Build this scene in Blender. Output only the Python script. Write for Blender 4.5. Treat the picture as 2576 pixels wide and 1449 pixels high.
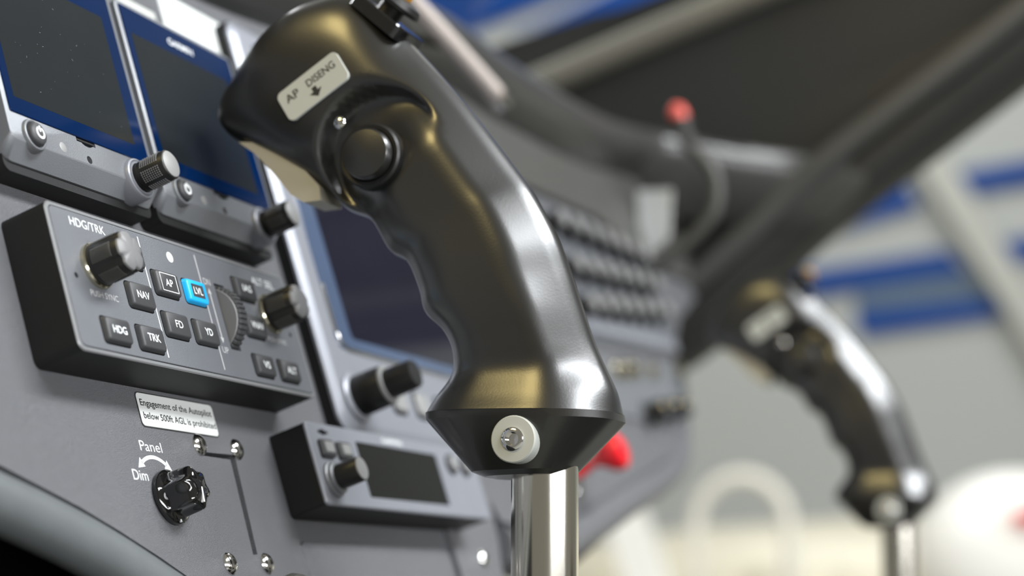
import bpy, bmesh, math, random
from mathutils import Vector, Matrix

for o in list(bpy.data.objects):
    bpy.data.objects.remove(o, do_unlink=True)
scene = bpy.context.scene
COL = scene.collection
random.seed(4)

# ------------------------------------------------------------------ frames
# panel frame, millimetres: X right along the panel, Y up the panel, Z out towards the pilot
TILT = math.radians(18.8)
TS, TC = math.sin(TILT), math.cos(TILT)
BASE = Vector((0, 0, 1.15))
PROT = math.pi / 2 - TILT
def Wv(v):
    return Vector((v[0], v[1] * TS - v[2] * TC, v[1] * TC + v[2] * TS))
def Wp(p):
    return Wv(p) * 0.001 + BASE

# ------------------------------------------------------------------ camera
cd = bpy.data.cameras.new('camera')
cam = bpy.data.objects.new('camera', cd)
COL.objects.link(cam)
cx = Wv((0.369927, 0.154297 * 0 - 0.29562015, 0.88077394))
cy = -Wv((0.15429702, -0.91531169, -0.37201738))
cz = -Wv((0.91615853, 0.27352007, -0.2929852))
mw = Matrix((cx, cy, cz)).transposed().to_4x4()
mw.translation = Wp((-451.377, -170.317, 298.434))
cam.matrix_world = mw
cd.sensor_fit = 'HORIZONTAL'
cd.sensor_width = 36.0
cd.lens = 4489.8 * 36.0 / 2576.0
cd.clip_start = 0.02
cd.clip_end = 60
cd.dof.use_dof = True
cd.dof.focus_distance = 0.597
cd.dof.aperture_fstop = 5.3
cd.dof.aperture_blades = 0
scene.camera = cam

# ------------------------------------------------------------------ world and lights
w = bpy.data.worlds.new('hangar_ambient')
scene.world = w
w.use_nodes = True
bg = w.node_tree.nodes['Background']
bg.inputs['Color'].default_value = (0.92, 0.885, 0.77, 1)
bg.inputs['Strength'].default_value = 0.23

def area(name, loc, target, sx, sy, power, color=(1, 1, 1)):
    l = bpy.data.lights.new(name, 'AREA')
    l.shape = 'RECTANGLE'; l.size = sx; l.size_y = sy; l.energy = power; l.color = color
    o = bpy.data.objects.new(name, l); COL.objects.link(o)
    o.location = loc
    o.rotation_euler = (Vector(target) - Vector(loc)).to_track_quat('-Z', 'Y').to_euler()
    return o
area('hangar_door_daylight', (0.35, -1.87, 3.2), (0.15, 0, 1.1), 2.6, 0.5, 146, (0.94, 0.97, 1.0))
area('hangar_lamp_warm', (-1.6, 0.5, 3.0), (0.2, 0, 1.2), 0.7, 0.7, 23, (1.0, 0.78, 0.32))
area('hangar_rear_doorway', (-1.7, -4.5, 1.9), (0.2, 0, 1.15), 4.6, 0.85, 215, (0.96, 0.97, 1.0))
area('wall_fill', (4.2, 1.2, 6.0), (6.6, 1.2, 1.5), 3.0, 1.0, 135, (0.97, 0.99, 0.97))  # added fill that brightens the hangar wall, no known lamp
area('glareshield_highlight_fill', (1.5, 2.2, 3.4), (0.8, 0.0, 1.45), 1.0, 0.5, 50, (0.98, 0.97, 1.0))  # added light for the bright edge along the glareshield
area('airplane_fill', (2.2, 0.2, 3.2), (3.6, 0.4, 1.2), 0.8, 0.8, 15, (1.0, 0.98, 0.90))  # added fill that brightens the parked airplane

vs = scene.view_settings
vs.view_transform = 'Standard'
vs.look = 'None'
vs.gamma = 1.0
vs.use_curve_mapping = False
vs.exposure = 0.0

# ------------------------------------------------------------------ materials
MATS = {}
def mat(name, col, rough=0.5, metal=0.0, spec=0.5, var=0.06, vscale=40.0, bump=0.0, bscale=400.0,
        coat=0.0, crough=0.05, bdist=0.0002, emit=None, estr=0.0, trans=0.0):
    if name in MATS:
        return MATS[name]
    m = bpy.data.materials.new(name); m.use_nodes = True
    nt = m.node_tree; b = nt.nodes['Principled BSDF']
    tc = nt.nodes.new('ShaderNodeTexCoord')
    n = nt.nodes.new('ShaderNodeTexNoise'); n.inputs['Scale'].default_value = vscale
    n.inputs['Detail'].default_value = 3
    nt.links.new(tc.outputs['Object'], n.inputs['Vector'])
    mx = nt.nodes.new('ShaderNodeMix'); mx.data_type = 'RGBA'
    c1 = tuple(max(0, c * (1 - var)) for c in col); c2 = tuple(min(1, c * (1 + var)) for c in col)
    mx.inputs[6].default_value = (*c1, 1); mx.inputs[7].default_value = (*c2, 1)
    nt.links.new(n.outputs['Fac'], mx.inputs[0])
    nt.links.new(mx.outputs[2], b.inputs['Base Color'])
    b.inputs['Roughness'].default_value = rough
    b.inputs['Metallic'].default_value = metal
    b.inputs['Specular IOR Level'].default_value = spec
    b.inputs['Coat Weight'].default_value = coat
    b.inputs['Coat Roughness'].default_value = crough
    b.inputs['Transmission Weight'].default_value = trans
    if emit:
        b.inputs['Emission Color'].default_value = (*emit, 1); b.inputs['Emission Strength'].default_value = estr
    if bump > 0:
        n2 = nt.nodes.new('ShaderNodeTexNoise'); n2.inputs['Scale'].default_value = bscale
        n2.inputs['Detail'].default_value = 2
        nt.links.new(tc.outputs['Object'], n2.inputs['Vector'])
        bp = nt.nodes.new('ShaderNodeBump'); bp.inputs['Strength'].default_value = bump
        bp.inputs['Distance'].default_value = bdist
        nt.links.new(n2.outputs['Fac'], bp.inputs['Height'])
        nt.links.new(bp.outputs['Normal'], b.inputs['Normal'])
    MATS[name] = m
    return m

PANEL = mat('powder_coat_grey', (0.145, 0.147, 0.156), 0.38, 0.2, 0.5, 0.85, 3600, 1.0, 3000, bdist=0.0005)
TRIM = mat('satin_grey_trim', (0.13, 0.142, 0.145), 0.5, 0.2, 0.5, 0.1, 90, 0.3, 900)
FACE = mat('instrument_grey', (0.135, 0.142, 0.155), 0.42, 0.15, 0.5, 0.08, 70, 0.6, 2600)
BEZEL = mat('bezel_silver_grey', (0.185, 0.193, 0.205), 0.42, 0.3, 0.5, 0.06, 70, 0.35, 2600)
SILVER = mat('pale_silver_plastic', (0.26, 0.27, 0.30), 0.38, 0.3, 0.5, 0.05, 60, 0.1, 2000)
RIM = mat('rim_light_grey', (0.24, 0.245, 0.25), 0.35, 0.3, 0.5, 0.05)
BLACK = mat('black_housing', (0.013, 0.013, 0.013), 0.55, 0, 0.3, 0.15, 50, 0.2, 900)
DEEP = mat('deep_black', (0.004, 0.004, 0.004), 0.8, 0, 0.1)
RUBBER = mat('dark_rubber_key', (0.045, 0.046, 0.048), 0.5, 0, 0.45, 0.06, 100, 0.1, 2500)
KNOB = mat('black_rubber_knob', (0.009, 0.009, 0.0085), 0.42, 0, 0.5, 0.1)
KNOBCAP = mat('grey_knob_cap', (0.17, 0.17, 0.172), 0.5, 0.1, 0.5, 0.06)
CAPLIGHT = mat('pale_knob_cap', (0.25, 0.25, 0.245), 0.5, 0.1, 0.5, 0.06)
GLOSS = mat('gloss_black', (0.006, 0.006, 0.006), 0.06, 0, 0.6, 0.1, 40, 0, 1, 0.6)
WHITE = mat('white_print', (0.78, 0.80, 0.80), 0.5)
SOFTWHITE = mat('soft_white_print', (0.46, 0.46, 0.46), 0.5)
INK = mat('dark_ink', (0.02, 0.022, 0.02), 0.6)
CYAN = mat('cyan_key', (0.012, 0.42, 0.85), 0.35, 0, 0.5, 0.03)
CHROME = mat('chrome', (0.78, 0.77, 0.74), 0.12, 1.0)
TUBEC = mat('polished_tube', (0.74, 0.71, 0.63), 0.16, 1.0, 0.5, 0.03)
BRASS = mat('brassy_ring', (0.62, 0.58, 0.45), 0.18, 1.0)
NAVY = mat('coated_glass_blue_reflection', (0.0004, 0.011, 0.050), 0.10, 0, 0.3, 0.25, 18)  # blue reflection off the coating, put into the base colour
SCREEN = mat('switched_off_screen', (0.012, 0.0145, 0.016), 0.2, 0, 0.27, 0.18, 30)
TOUCH = mat('dark_touch_glass', (0.010, 0.010, 0.018), 0.07, 0, 0.5, 0.1)
TOUCHB = mat('touch_border_reflection', (0.06, 0.085, 0.14), 0.12, 0, 0.5, 0.2, 25)  # bluish reflection of the glossy border painted as base colour
GLASSBLK = mat('black_glass', (0.003, 0.0035, 0.0035), 0.04, 0, 0.28)
GRIP = mat('grip_black_plastic', (0.010, 0.010, 0.0088), 0.33, 0, 0.8, 0.08, 60, 0.12, 1200, coat=0.5, crough=0.22)
BEIGE = mat('beige_plastic', (0.42, 0.395, 0.32), 0.5, 0, 0.4, 0.05)
STICKER = mat('pale_sticker', (0.47, 0.485, 0.45), 0.55, 0, 0.4, 0.03)
PLACARD = mat('white_placard', (0.66, 0.68, 0.66), 0.45, 0, 0.4, 0.03)
AMBER = mat('amber_plastic', (0.45, 0.2, 0.01), 0.35)
DARKTRIM = mat('dark_cabin_trim', (0.027, 0.027, 0.024), 0.6, 0, 0.4, 0.12, 12, 0.1, 500)
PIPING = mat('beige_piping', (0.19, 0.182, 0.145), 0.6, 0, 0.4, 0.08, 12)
SEAL = mat('door_seal_rubber', (0.065, 0.065, 0.06), 0.5, 0, 0.5, 0.1, 12)
GLARE = mat('glareshield_vinyl', (0.05, 0.05, 0.047), 0.3, 0, 0.5, 0.1, 15, 0.15, 900)
COVER = mat('panel_cover_vinyl', (0.062, 0.062, 0.056), 0.45, 0, 0.5, 0.1, 15, 0.15, 900)
RED = mat('red_knob', (0.72, 0.012, 0.02), 0.25, 0, 0.5, 0.03, 40, 0, 1, 0.3)
REDTIP = mat('red_lens', (0.75, 0.09, 0.06), 0.4)
PINK = mat('diffuser_tube', (0.50, 0.44, 0.40), 0.5)
WALLM = mat('hangar_wall_paint', (0.50, 0.52, 0.505), 0.8, 0, 0.3, 0.05, 0.8)
BLUE = mat('blue_paint', (0.001, 0.055, 0.28), 0.6, 0, 0.3, 0.15, 1.5)
SLATE = mat('slate_blue_paint', (0.12, 0.17, 0.24), 0.6, 0, 0.3, 0.15, 1.5)
BEAM = mat('pale_steel', (0.55, 0.56, 0.52), 0.7, 0, 0.3, 0.05, 2)
CONC = mat('concrete', (0.3, 0.3, 0.28), 0.85, 0, 0.3, 0.15, 3)
CREAM = mat('cream_gloss_paint', (0.62, 0.59, 0.47), 0.35, 0, 0.5, 0.04, 2)
CREAMLT = mat('pale_cream_paint', (0.74, 0.72, 0.64), 0.4, 0, 0.5, 0.04, 2)
OFFWHITE = mat('white_gloss_paint', (0.86, 0.86, 0.82), 0.35, 0, 0.5, 0.04, 2)
TYRE = mat('tyre_rubber', (0.02, 0.02, 0.02), 0.8)

def glass_mat():
    m = bpy.data.materials.new('windshield_acrylic'); m.use_nodes = True
    nt = m.node_tree; nt.nodes.remove(nt.nodes['Principled BSDF'])
    out = nt.nodes['Material Output']
    tr = nt.nodes.new('ShaderNodeBsdfTransparent'); tr.inputs['Color'].default_value = (0.95, 0.97, 0.97, 1)
    gl = nt.nodes.new('ShaderNodeBsdfGlossy'); gl.inputs['Roughness'].default_value = 0.02
    fr = nt.nodes.new('ShaderNodeFresnel'); fr.inputs['IOR'].default_value = 1.25
    mx = nt.nodes.new('ShaderNodeMixShader')
    nt.links.new(fr.outputs[0], mx.inputs[0]); nt.links.new(tr.outputs[0], mx.inputs[1]); nt.links.new(gl.outputs[0], mx.inputs[2])
    nt.links.new(mx.outputs[0], out.inputs['Surface'])
    return m
PANE = glass_mat()

# ------------------------------------------------------------------ mesh helpers (all in mm unless noted)
class MB:
    def __init__(s):
        s.v = []; s.f = []
    def ring(s, pts):
        b = len(s.v); s.v += [tuple(p) for p in pts]; return list(range(b, b + len(pts)))
    def bridge(s, a, b):
        n = len(a)
        for i in range(n):
            s.f.append((a[i], a[(i + 1) % n], b[(i + 1) % n], b[i]))
    def cap(s, a, flip=False):
        s.f.append(tuple(reversed(a)) if flip else tuple(a))
    def loft(s, rings, cap0=True, cap1=True):
        ids = [s.ring(r) for r in rings]
        for i in range(len(ids) - 1):
            s.bridge(ids[i], ids[i + 1])
        if cap0: s.cap(ids[0], True)
        if cap1: s.cap(ids[-1])
        return s
    def prism(s, poly, z0, z1, ch=0.0):
        rings = [[(x, y, z0) for x, y in poly]]
        if ch > 0:
            rings.append([(x, y, z1 - ch) for x, y in poly])
            rings.append([(x, y, z1) for x, y in inset(poly, ch)])
        else:
            rings.append([(x, y, z1) for x, y in poly])
        return s.loft(rings)
    def rbox(s, x0, x1, y0, y1, z0, z1, r=1.0, ch=0.0, n=5):
        return s.prism(rrect(x0, x1, y0, y1, r, n), z0, z1, ch)
    def lathe(s, prof, c=(0, 0), n=32, axis='z', lobes=None):
        rings = []
        for r, z in prof:
            pts = []
            for i in range(n):
                a = 2 * math.pi * i / n
                rr = r if lobes is None else lobes(r, z, a)
                p = (c[0] + rr * math.cos(a), c[1] + rr * math.sin(a), z)
                pts.append(p)
            rings.append(pts)
        return s.loft(rings)
    def tube(s, path, rad, n=16, caps=True):
        pts = [Vector(p) for p in path]
        rads = rad if isinstance(rad, (list, tuple)) else [rad] * len(pts)
        rings = []; up = None
        for i, p in enumerate(pts):
            t = (pts[min(i + 1, len(pts) - 1)] - pts[max(i - 1, 0)]).normalized()
            if up is None:
                up = Vector((0, 0, 1)) if abs(t.z) < 0.9 else Vector((1, 0, 0))
            a = (up - t * up.dot(t)).normalized(); up = a
            b = t.cross(a)
            rings.append([tuple(p + (a * math.cos(2 * math.pi * k / n) + b * math.sin(2 * math.pi * k / n)) * rads[i]) for k in range(n)])
        return s.loft(rings, caps, caps)
    def xform(s, fn):
        s.v = [tuple(fn(Vector(p))) for p in s.v]; return s
    def add(s, o):
        b = len(s.v); s.v += o.v; s.f += [tuple(i + b for i in f) for f in o.f]; return s

def rrect(x0, x1, y0, y1, r, n=5):
    r = min(r, (x1 - x0) / 2 - 1e-4, (y1 - y0) / 2 - 1e-4)
    out = []
    for cx_, cy_, a0 in ((x1 - r, y0 + r, -90), (x1 - r, y1 - r, 0), (x0 + r, y1 - r, 90), (x0 + r, y0 + r, 180)):
        for i in range(n + 1):
            a = math.radians(a0 + 90 * i / n)
            out.append((cx_ + r * math.cos(a), cy_ + r * math.sin(a)))
    return out
def inset(poly, d):
    n = len(poly); out = []
    for i in range(n):
        p0, p1, p2 = Vector(poly[i - 1]), Vector(poly[i]), Vector(poly[(i + 1) % n])
        e1 = (p1 - p0); e2 = (p2 - p1)
        if e1.length < 1e-6: e1 = e2
        if e2.length < 1e-6: e2 = e1
        e1.normalize(); e2.normalize()
        n1 = Vector((-e1.y, e1.x)); n2 = Vector((-e2.y, e2.x))
        m = n1 + n2
        m = m / max(0.3, m.dot(n1)) if m.length > 1e-6 else n1
        out.append(tuple(p1 + m * d))
    return out
def catmull(pts, k):
    pts = [Vector(p) for p in pts]; out = []
    n = len(pts)
    for i in range(n - 1):
        p0, p1, p2, p3 = pts[max(i - 1, 0)], pts[i], pts[i + 1], pts[min(i + 2, n - 1)]
        for j in range(k):
            t = j / k
            out.append(0.5 * ((2 * p1) + (p2 - p0) * t + (2 * p0 - 5 * p1 + 4 * p2 - p3) * t * t + (3 * p1 - p0 - 3 * p2 + p3) * t ** 3))
    out.append(pts[-1])
    return out

def finish(me, m, angle=38):
    if m is not None and len(me.materials) == 0:
        me.materials.append(m)
    for p in me.polygons:
        p.use_smooth = True
    me.set_sharp_from_angle(angle=math.radians(angle))

def mesh_from(mb, name, origin=(0, 0, 0), scale=0.001):
    me = bpy.data.meshes.new(name)
    o = Vector(origin)
    me.from_pydata([tuple((Vector(p) - o) * scale) for p in mb.v], [], mb.f)
    bm = bmesh.new(); bm.from_mesh(me)
    bmesh.ops.recalc_face_normals(bm, faces=bm.faces)
    bm.to_mesh(me); bm.free()
    me.update()
    return me

class Thing:
    """an Empty at the thing's base (panel-frame origin in mm, or world metres) that parents its parts"""
    def __init__(s, name, label, cat, origin=(0, 0, 0), group=None, world=False, kind=None):
        s.e = bpy.data.objects.new(name, None); COL.objects.link(s.e)
        s.e.empty_display_size = 0.02
        s.o = Vector(origin); s.world = world
        s.e['label'] = label
        if cat: s.e['category'] = cat
        if group: s.e['group'] = group
        if kind: s.e['kind'] = kind
        if world:
            s.e.location = s.o; s.scale = 1.0
        else:
            s.e.location = Wp(s.o); s.e.rotation_euler = (PROT, 0, 0); s.scale = 0.001
    def part(s, name, mb, m, parent=None, cut=None, label=None, angle=38, stuff=False):
        me = mesh_from(mb, name, s.o, s.scale)
        if cut is not None:
            me = boolean(me, mesh_from(cut, 'cut', s.o, s.scale), m)
        return s.link(name, me, m, parent, label, angle, stuff)
    def link(s, name, me, m, parent=None, label=None, angle=38, stuff=False):
        finish(me, m, angle)
        o = bpy.data.objects.new(name, me); COL.objects.link(o)
        o.parent = parent if parent is not None else s.e
        if label: o['label'] = label
        if stuff: o['kind'] = 'stuff'
        return o
    def copy_of(s, src, name, off, parent=None):
        o = src.copy(); COL.objects.link(o)
        o.parent = parent if parent is not None else s.e
        o.location = Vector(off) * s.scale
        return o
    def text(s, name, string, x0, x1, y0, y1, z, m, parent=None, h=0.04, bold=False):
        mb = text_mb(string, h, bold)
        fit(mb, x0, x1, y0, y1); mb.xform(lambda p: Vector((p.x, p.y, p.z + z)))
        return s.part(name, mb, m, parent)

def boolean(me, cutme, m):
    a = bpy.data.objects.new('tmp_a', me); b = bpy.data.objects.new('tmp_b', cutme)
    if m is not None: me.materials.append(m)
    COL.objects.link(a); COL.objects.link(b)
    md = a.modifiers.new('b', 'BOOLEAN'); md.operation = 'DIFFERENCE'; md.object = b; md.solver = 'EXACT'
    md.use_self = True
    dg = bpy.context.evaluated_depsgraph_get(); dg.update()
    out = bpy.data.meshes.new_from_object(a.evaluated_get(dg))
    bpy.data.objects.remove(a); bpy.data.objects.remove(b)
    return out

def text_mb(string, h=0.04, bold=False):
    cu = bpy.data.curves.new('t', 'FONT'); cu.body = string; cu.size = 1.0; cu.resolution_u = 4
    cu.extrude = 0.0
    cu.offset = 0.012 if bold else 0.0
    o = bpy.data.objects.new('t', cu); COL.objects.link(o)
    dg = bpy.context.evaluated_depsgraph_get(); dg.update()
    me = bpy.data.meshes.new_from_object(o.evaluated_get(dg))
    mb = MB()
    mb.v = [tuple(v.co) for v in me.vertices]; mb.f = [tuple(p.vertices) for p in me.polygons]
    bpy.data.objects.remove(o); bpy.data.curves.remove(cu); bpy.data.meshes.remove(me)
    return mb
def fit(mb, x0, x1, y0, y1):
    xs = [p[0] for p in mb.v]; ys = [p[1] for p in mb.v]
    ax, bx, ay, by = min(xs), max(xs), min(ys), max(ys)
    mb.v = [(x0 + (p[0] - ax) / (bx - ax) * (x1 - x0), y0 + (p[1] - ay) / max(by - ay, 1e-6) * (y1 - y0), p[2]) for p in mb.v]
    return mb

def screw_mb(c, z0, r=4.0, hgt=2.2, hexr=1.25):
    mb = MB()
    prof = [(r, z0)]
    for i in range(7):
        a = math.radians(12 + 62 * i / 6)
        prof.append((r * math.cos(a) if i else r, z0 + hgt * math.sin(a)))
    zt = prof[-1][1]; n = 24
    rings = []
    for rr, z in prof:
        rings.append([(c[0] + rr * math.cos(2 * math.pi * i / n), c[1] + rr * math.sin(2 * math.pi * i / n), z) for i in range(n)])
    def hexring(z, sc=1.0):
        out = []
        for i in range(n):
            a = 2 * math.pi * i / n
            k = math.cos(math.pi / 6) / math.cos((a % (math.pi / 3)) - math.pi / 6)
            out.append((c[0] + hexr * sc * k * math.cos(a), c[1] + hexr * sc * k * math.sin(a), z))
        return out
    rings.append(hexring(zt)); rings.append(hexring(zt - 1.3, 0.9))
    mb.loft(rings, True, True)
    return mb

def knurl_mb(c, r, z0, z1, a0, a1, na, nz, size, hgt):
    mb = MB()
    for i in range(na):
        a = a0 + (a1 - a0) * (i + 0.5) / na
        for j in range(nz):
            z = z0 + (z1 - z0) * (j + 0.5) / nz
            def P(da, dz, rr):
                return (c[0] + rr * math.cos(a + da), c[1] + rr * math.sin(a + da), z + dz)
            b = len(mb.v); d = size / r
            mb.v += [P(-d, -size, r - .05), P(d, -size, r - .05), P(d, size, r - .05), P(-d, size, r - .05),
                     P(-d * .4, -size * .4, r + hgt), P(d * .4, -size * .4, r + hgt), P(d * .4, size * .4, r + hgt), P(-d * .4, size * .4, r + hgt)]
            for q in ((0, 1, 5, 4), (1, 2, 6, 5), (2, 3, 7, 6), (3, 0, 4, 7), (4, 5, 6, 7)):
                mb.f.append(tuple(b + k for k in q))
    return mb

# ================================================================== SETTING: hangar
def wbox(x0, x1, y0, y1, z0, z1):
    mb = MB(); mb.loft([[(x0, y0, z0), (x1, y0, z0), (x1, y1, z0), (x0, y1, z0)], [(x0, y0, z1), (x1, y0, z1), (x1, y1, z1), (x0, y1, z1)]]); return mb
def wslab(x0, x1, poly):   # polygon in y,z extruded in x
    mb = MB(); mb.loft([[(x0, y, z) for y, z in poly], [(x1, y, z) for y, z in poly]]); return mb
def struct(name, mb, m, label, parent=None):
    me = mesh_from(mb, name, (0, 0, 0), 1.0); finish(me, m)
    o = bpy.data.objects.new(name, me); COL.objects.link(o)
    if parent: o.parent = parent
    else:
        o['kind'] = 'structure'; o['label'] = label
    return o
struct('floor', wbox(-4, 7.0, -6, 10, -0.1, 0.0), CONC, 'grey concrete hangar floor under the aircraft')
wr = struct('wall_right', wbox(7.0, 7.15, -6, 10, -0.1, 7.0), WALLM, 'pale grey hangar wall seen beyond the open right door')
for poly in (
    [(6.0, 1.60), (6.0, 1.70), (1.50, 2.60), (0.84, 2.755), (0.79, 2.655), (1.50, 2.50)],
    [(0.68, 2.785), (0.65, 2.69), (0.0, 2.75), (-5.5, 3.25), (-5.5, 3.42), (0.0, 2.86)],
    [(6.0, 2.02), (1.60, 2.385), (0.68, 2.465), (0.60, 2.37), (1.05, 2.325), (1.60, 2.26), (6.0, 1.76)],
    [(0.52, 2.485), (0.46, 2.39), (0.0, 2.43), (-5.5, 2.90), (-5.5, 3.06), (0.0, 2.53)],
    [(1.07, 2.23), (0.50, 2.25), (0.47, 2.175), (1.05, 2.125)],
    [(9.0, 2.3), (9.0, 5.6), (-4.0, 5.6), (-4.0, 5.2), (1.0, 4.15), (2.38, 3.77), (2.78, 3.67)],
    [(2.62, 3.45), (2.62, 3.60), (2.18, 3.765), (1.5, 4.0), (1.2, 3.6)],
):
    struct('wall_stripe', wslab(6.97, 7.001, poly), BLUE, '', wr)
struct('wall_stripe', wslab(6.975, 7.001, [(1.06, 2.325), (0.60, 2.37), (0.50, 2.25), (1.07, 2.23)]), SLATE, '', wr)
struct('brace_beam', wslab(6.85, 6.96, [(2.05, 5.2), (1.91, 5.2), (0.69, 2.91), (-0.88, 0.0), (-0.74, 0.0), (0.83, 2.91)]), BEAM, '', wr)

# parked airplane, out of focus beyond the right stick
pa = Thing('parked_airplane', 'pale cream airplane parked far behind the right stick, out of focus', 'airplane', (3.9, 0.2, 0.0), world=True)
rings = []
for yy, rr, zc in ((-1.6, .22, 1.0), (-1.2, .30, .97), (-.6, .35, .93), (0, .36, .90), (.5, .35, .90), (.9, .30, .93), (1.25, .2, .98), (1.4, .08, 1.0)):
    rings.append([(3.9 + rr * math.cos(a), yy, zc + rr * math.sin(a)) for a in [2 * math.pi * i / 28 for i in range(28)]])
pa.part('fuselage', MB().loft(rings), CREAM)
mb = MB(); rings = []
for i in range(17):
    a = -math.pi / 2 + math.pi * i / 16
    rr = 0.19 * math.cos(a) + 1e-3; hz = 0.19 * math.sin(a)
    rings.append([(3.62 + rr * math.cos(t) * .8, 0.10 + rr * 1.15 * math.sin(t), 1.15 + hz) for t in [2 * math.pi * i2 / 28 for i2 in range(28)]])
pa.part('cowling', mb.loft(rings), OFFWHITE)
mb = MB()
path = [(3.72, 0.786, 0.92), (3.56, 0.786, 0.97), (3.50, 0.786, 1.08)] + [(3.50, 0.68 + .106 * math.cos(t), 1.222 + .106 * math.sin(t)) for t in [math.pi * i / 24 for i in range(25)]] + [(3.50, 0.574, 1.08), (3.56, 0.574, 0.97), (3.72, 0.574, 0.92)]
pa.part('intake_hoop', mb.tube(path, 0.0165, 12, True), CREAMLT)
pa.part('strut', wslab(3.45, 3.50, [(1.0, 1.26), (0.905, 1.26), (0.47, 0.0), (0.57, 0.0)]), OFFWHITE)
pa.part('fin_stripe', wslab(3.43, 3.47, [(0.08, 1.245), (0.0, 1.255), (0.0, 1.225), (0.08, 1.22)]), RED)
for yy in (-.5, .75):
    lg = pa.part('gear_leg', MB().tube([(3.9, yy, .7), (3.8, yy, .16)], 0.03, 12), CREAM)
    mb = MB().lathe([(.02, -.05), (.13, -.05), (.16, -.02), (.16, .02), (.13, .05), (.02, .05)], (0, 0), 24)
    mb.xform(lambda p, yy=yy: Vector((3.8 + p.x, yy + p.z, .16 + p.y)))
    pa.part('wheel', mb, TYRE, lg)

# ================================================================== cabin shell
cf = struct('floor_cabin', wbox(-.22, 1.02, -1.2, .6, 0.66, 0.70), DARKTRIM, 'dark cabin floor under the control sticks')
gl_ = Thing('cabin_underframe', 'dark underframe legs carrying the cabin floor', 'frame', (0.4, -.2, 0), world=True)
for x, y in ((-.1, -1.0), (.9, -1.0), (-.1, .4), (.9, .4)):
    gl_.part('leg', MB().tube([(x, y, 0.0), (x, y, .66)], .03, 12), DARKTRIM)

# ================================================================== instrument panel
ip = Thing('instrument_panel', 'grey powder-coated instrument panel carrying all the displays', 'instrument panel', (100, -60, 0))
outline = [(-220, 20), (-120, -8), (-28.6, -33.3), (-12, -38.6), (5.7, -44.4), (23.8, -51.4), (42.8, -59.5), (56.4, -65.9), (75, -78), (92, -95), (100, -120),
           (102, -245), (325, -245), (331, -64), (342, -40), (345, -26), (352, -36), (400, -42), (480, -26), (570, -6), (717, 26), (760, 58), (803, 108), (860, 146), (950, 180),
           (958, 260), (905, 300), (800, 300), (650, 285), (500, 270), (400, 250), (330, 238), (260, 226), (180, 205), (60, 190), (-220, 180)]
cut = MB()
cut.prism([(86.2, -20.6), (86.2, -22.0), (105.4, -22.2), (103.5, -57.8), (106.6, -57.6), (109.2, -22.0), (109.2, -20.2)][::-1], -10, 5)
cut.rbox(140.6, 284, -232, -40, -2.6, 5, 2.0)
plate = MB().prism(outline, -4, 0)
ip.part('main_plate', plate, PANEL, cut=cut)
ip.part('backing_plate', MB().prism(inset(outline, 6), -14, -7), DEEP)
ip.part('recessed_door', MB().rbox(143.2, 277.5, -228, -51.5, -2.4, -0.9, 4.0, 0.5), PANEL)
# rolled lower edge
curve = [(-225, 12), (-120, -17.5), (-31.5, -42.5), (-14.5, -47.5), (2.8, -53.2), (20.4, -60.0), (38.8, -68), (52, -74.5), (70, -87), (84, -103), (91, -125), (92, -245)]
cp = catmull([(x - .6, y - 1.2, -2.5) for x, y in curve], 6)
ip.part('rolled_edge', MB().tube(cp, 8.6, 24), TRIM, label='satin grey rolled lower edge')
curve2 = [(352, -46), (400, -51), (480, -36), (570, -16), (715, 17), (760, 44), (806, 96)]
ip.part('rolled_edge', MB().tube(catmull([(x, y, -8) for x, y in curve2], 6), 11, 20), PANEL)
ip.part('pedestal_side', MB().tube(catmull([(345, -26, -14), (341, -45, -14), (334, -64, -14), (329, -110, -14), (328, -245, -14)], 5), 13, 20), PANEL)
ip.part('underside_shade', MB().prism([(452, -62), (470, -58), (600, -24), (590, -10), (452, -40)], -30, -22), DEEP)  # black plate standing in for the shadow under the pedestal
for c in ((86, -18.1), (111.5, -17.9), (85.5, -61.3), (111.1, -61.0), (249, 212), (268, 212), (283, 214), (314.5, -56), (481, -14), (240, 206)):
    ip.part('screw', screw_mb(c, 0.0), CHROME, label='chrome button-head screw')
# autopilot placard with its two lines
ip.part('placard_backing', MB().rbox(52.5, 101.7, -14.3, -1.6, 0, 0.2, 1.9), INK)
pl = ip.part('placard', MB().rbox(52.9, 101.3, -13.9, -2.0, 0, 0.35, 1.6, 0.1), PLACARD, label='white rounded placard with two lines of warning text')
ip.text('placard_lettering', 'Engagement of the Autopilot', 54.2, 99.6, -7.4, -4.2, 0.4, INK, pl, bold=True)
ip.text('placard_lettering', 'below 500ft AGL is prohibited', 54.6, 100.6, -12.0, -8.8, 0.4, INK, pl, bold=True)
# dimmer knob
ip.text('dimmer_lettering', 'Panel', 47.9, 61.0, -23.0, -19.4, 0.05, WHITE)
ip.text('dimmer_lettering', 'Dim', 39.5, 48.2, -33.6, -30.0, 0.05, WHITE)
mb = MB()
cxa, cya, ra = 54.0, -37.6, 12.6
ao, ai = [], []
for i in range(25):
    a = math.radians(126 - 72 * i / 24)
    ao.append((cxa + (ra + .65) * math.cos(a), cya + (ra + .65) * math.sin(a))); ai.append((cxa + (ra - .65) * math.cos(a), cya + (ra - .65) * math.sin(a)))
mb.prism(list(reversed(ao + ai[::-1])), 0.0, 0.06)
for sgn, deg in ((1, 125), (-1, 55)):
    a = math.radians(deg); rad = Vector((math.cos(a), math.sin(a))); tan = Vector((-math.sin(a), math.cos(a))) * sgn
    p = Vector((cxa, cya)) + rad * ra
    tri = [p + rad * 1.9 - tan * .4, p + tan * 3.4, p - rad * 1.9 - tan * .4]
    tri = [tuple(q) for q in tri]
    if sgn < 0: tri = tri[::-1]
    mb.prism(tri, 0.0, 0.06)
ip.part('dimmer_arrow', mb, WHITE)
kc = (57.4, -39.2)
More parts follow.
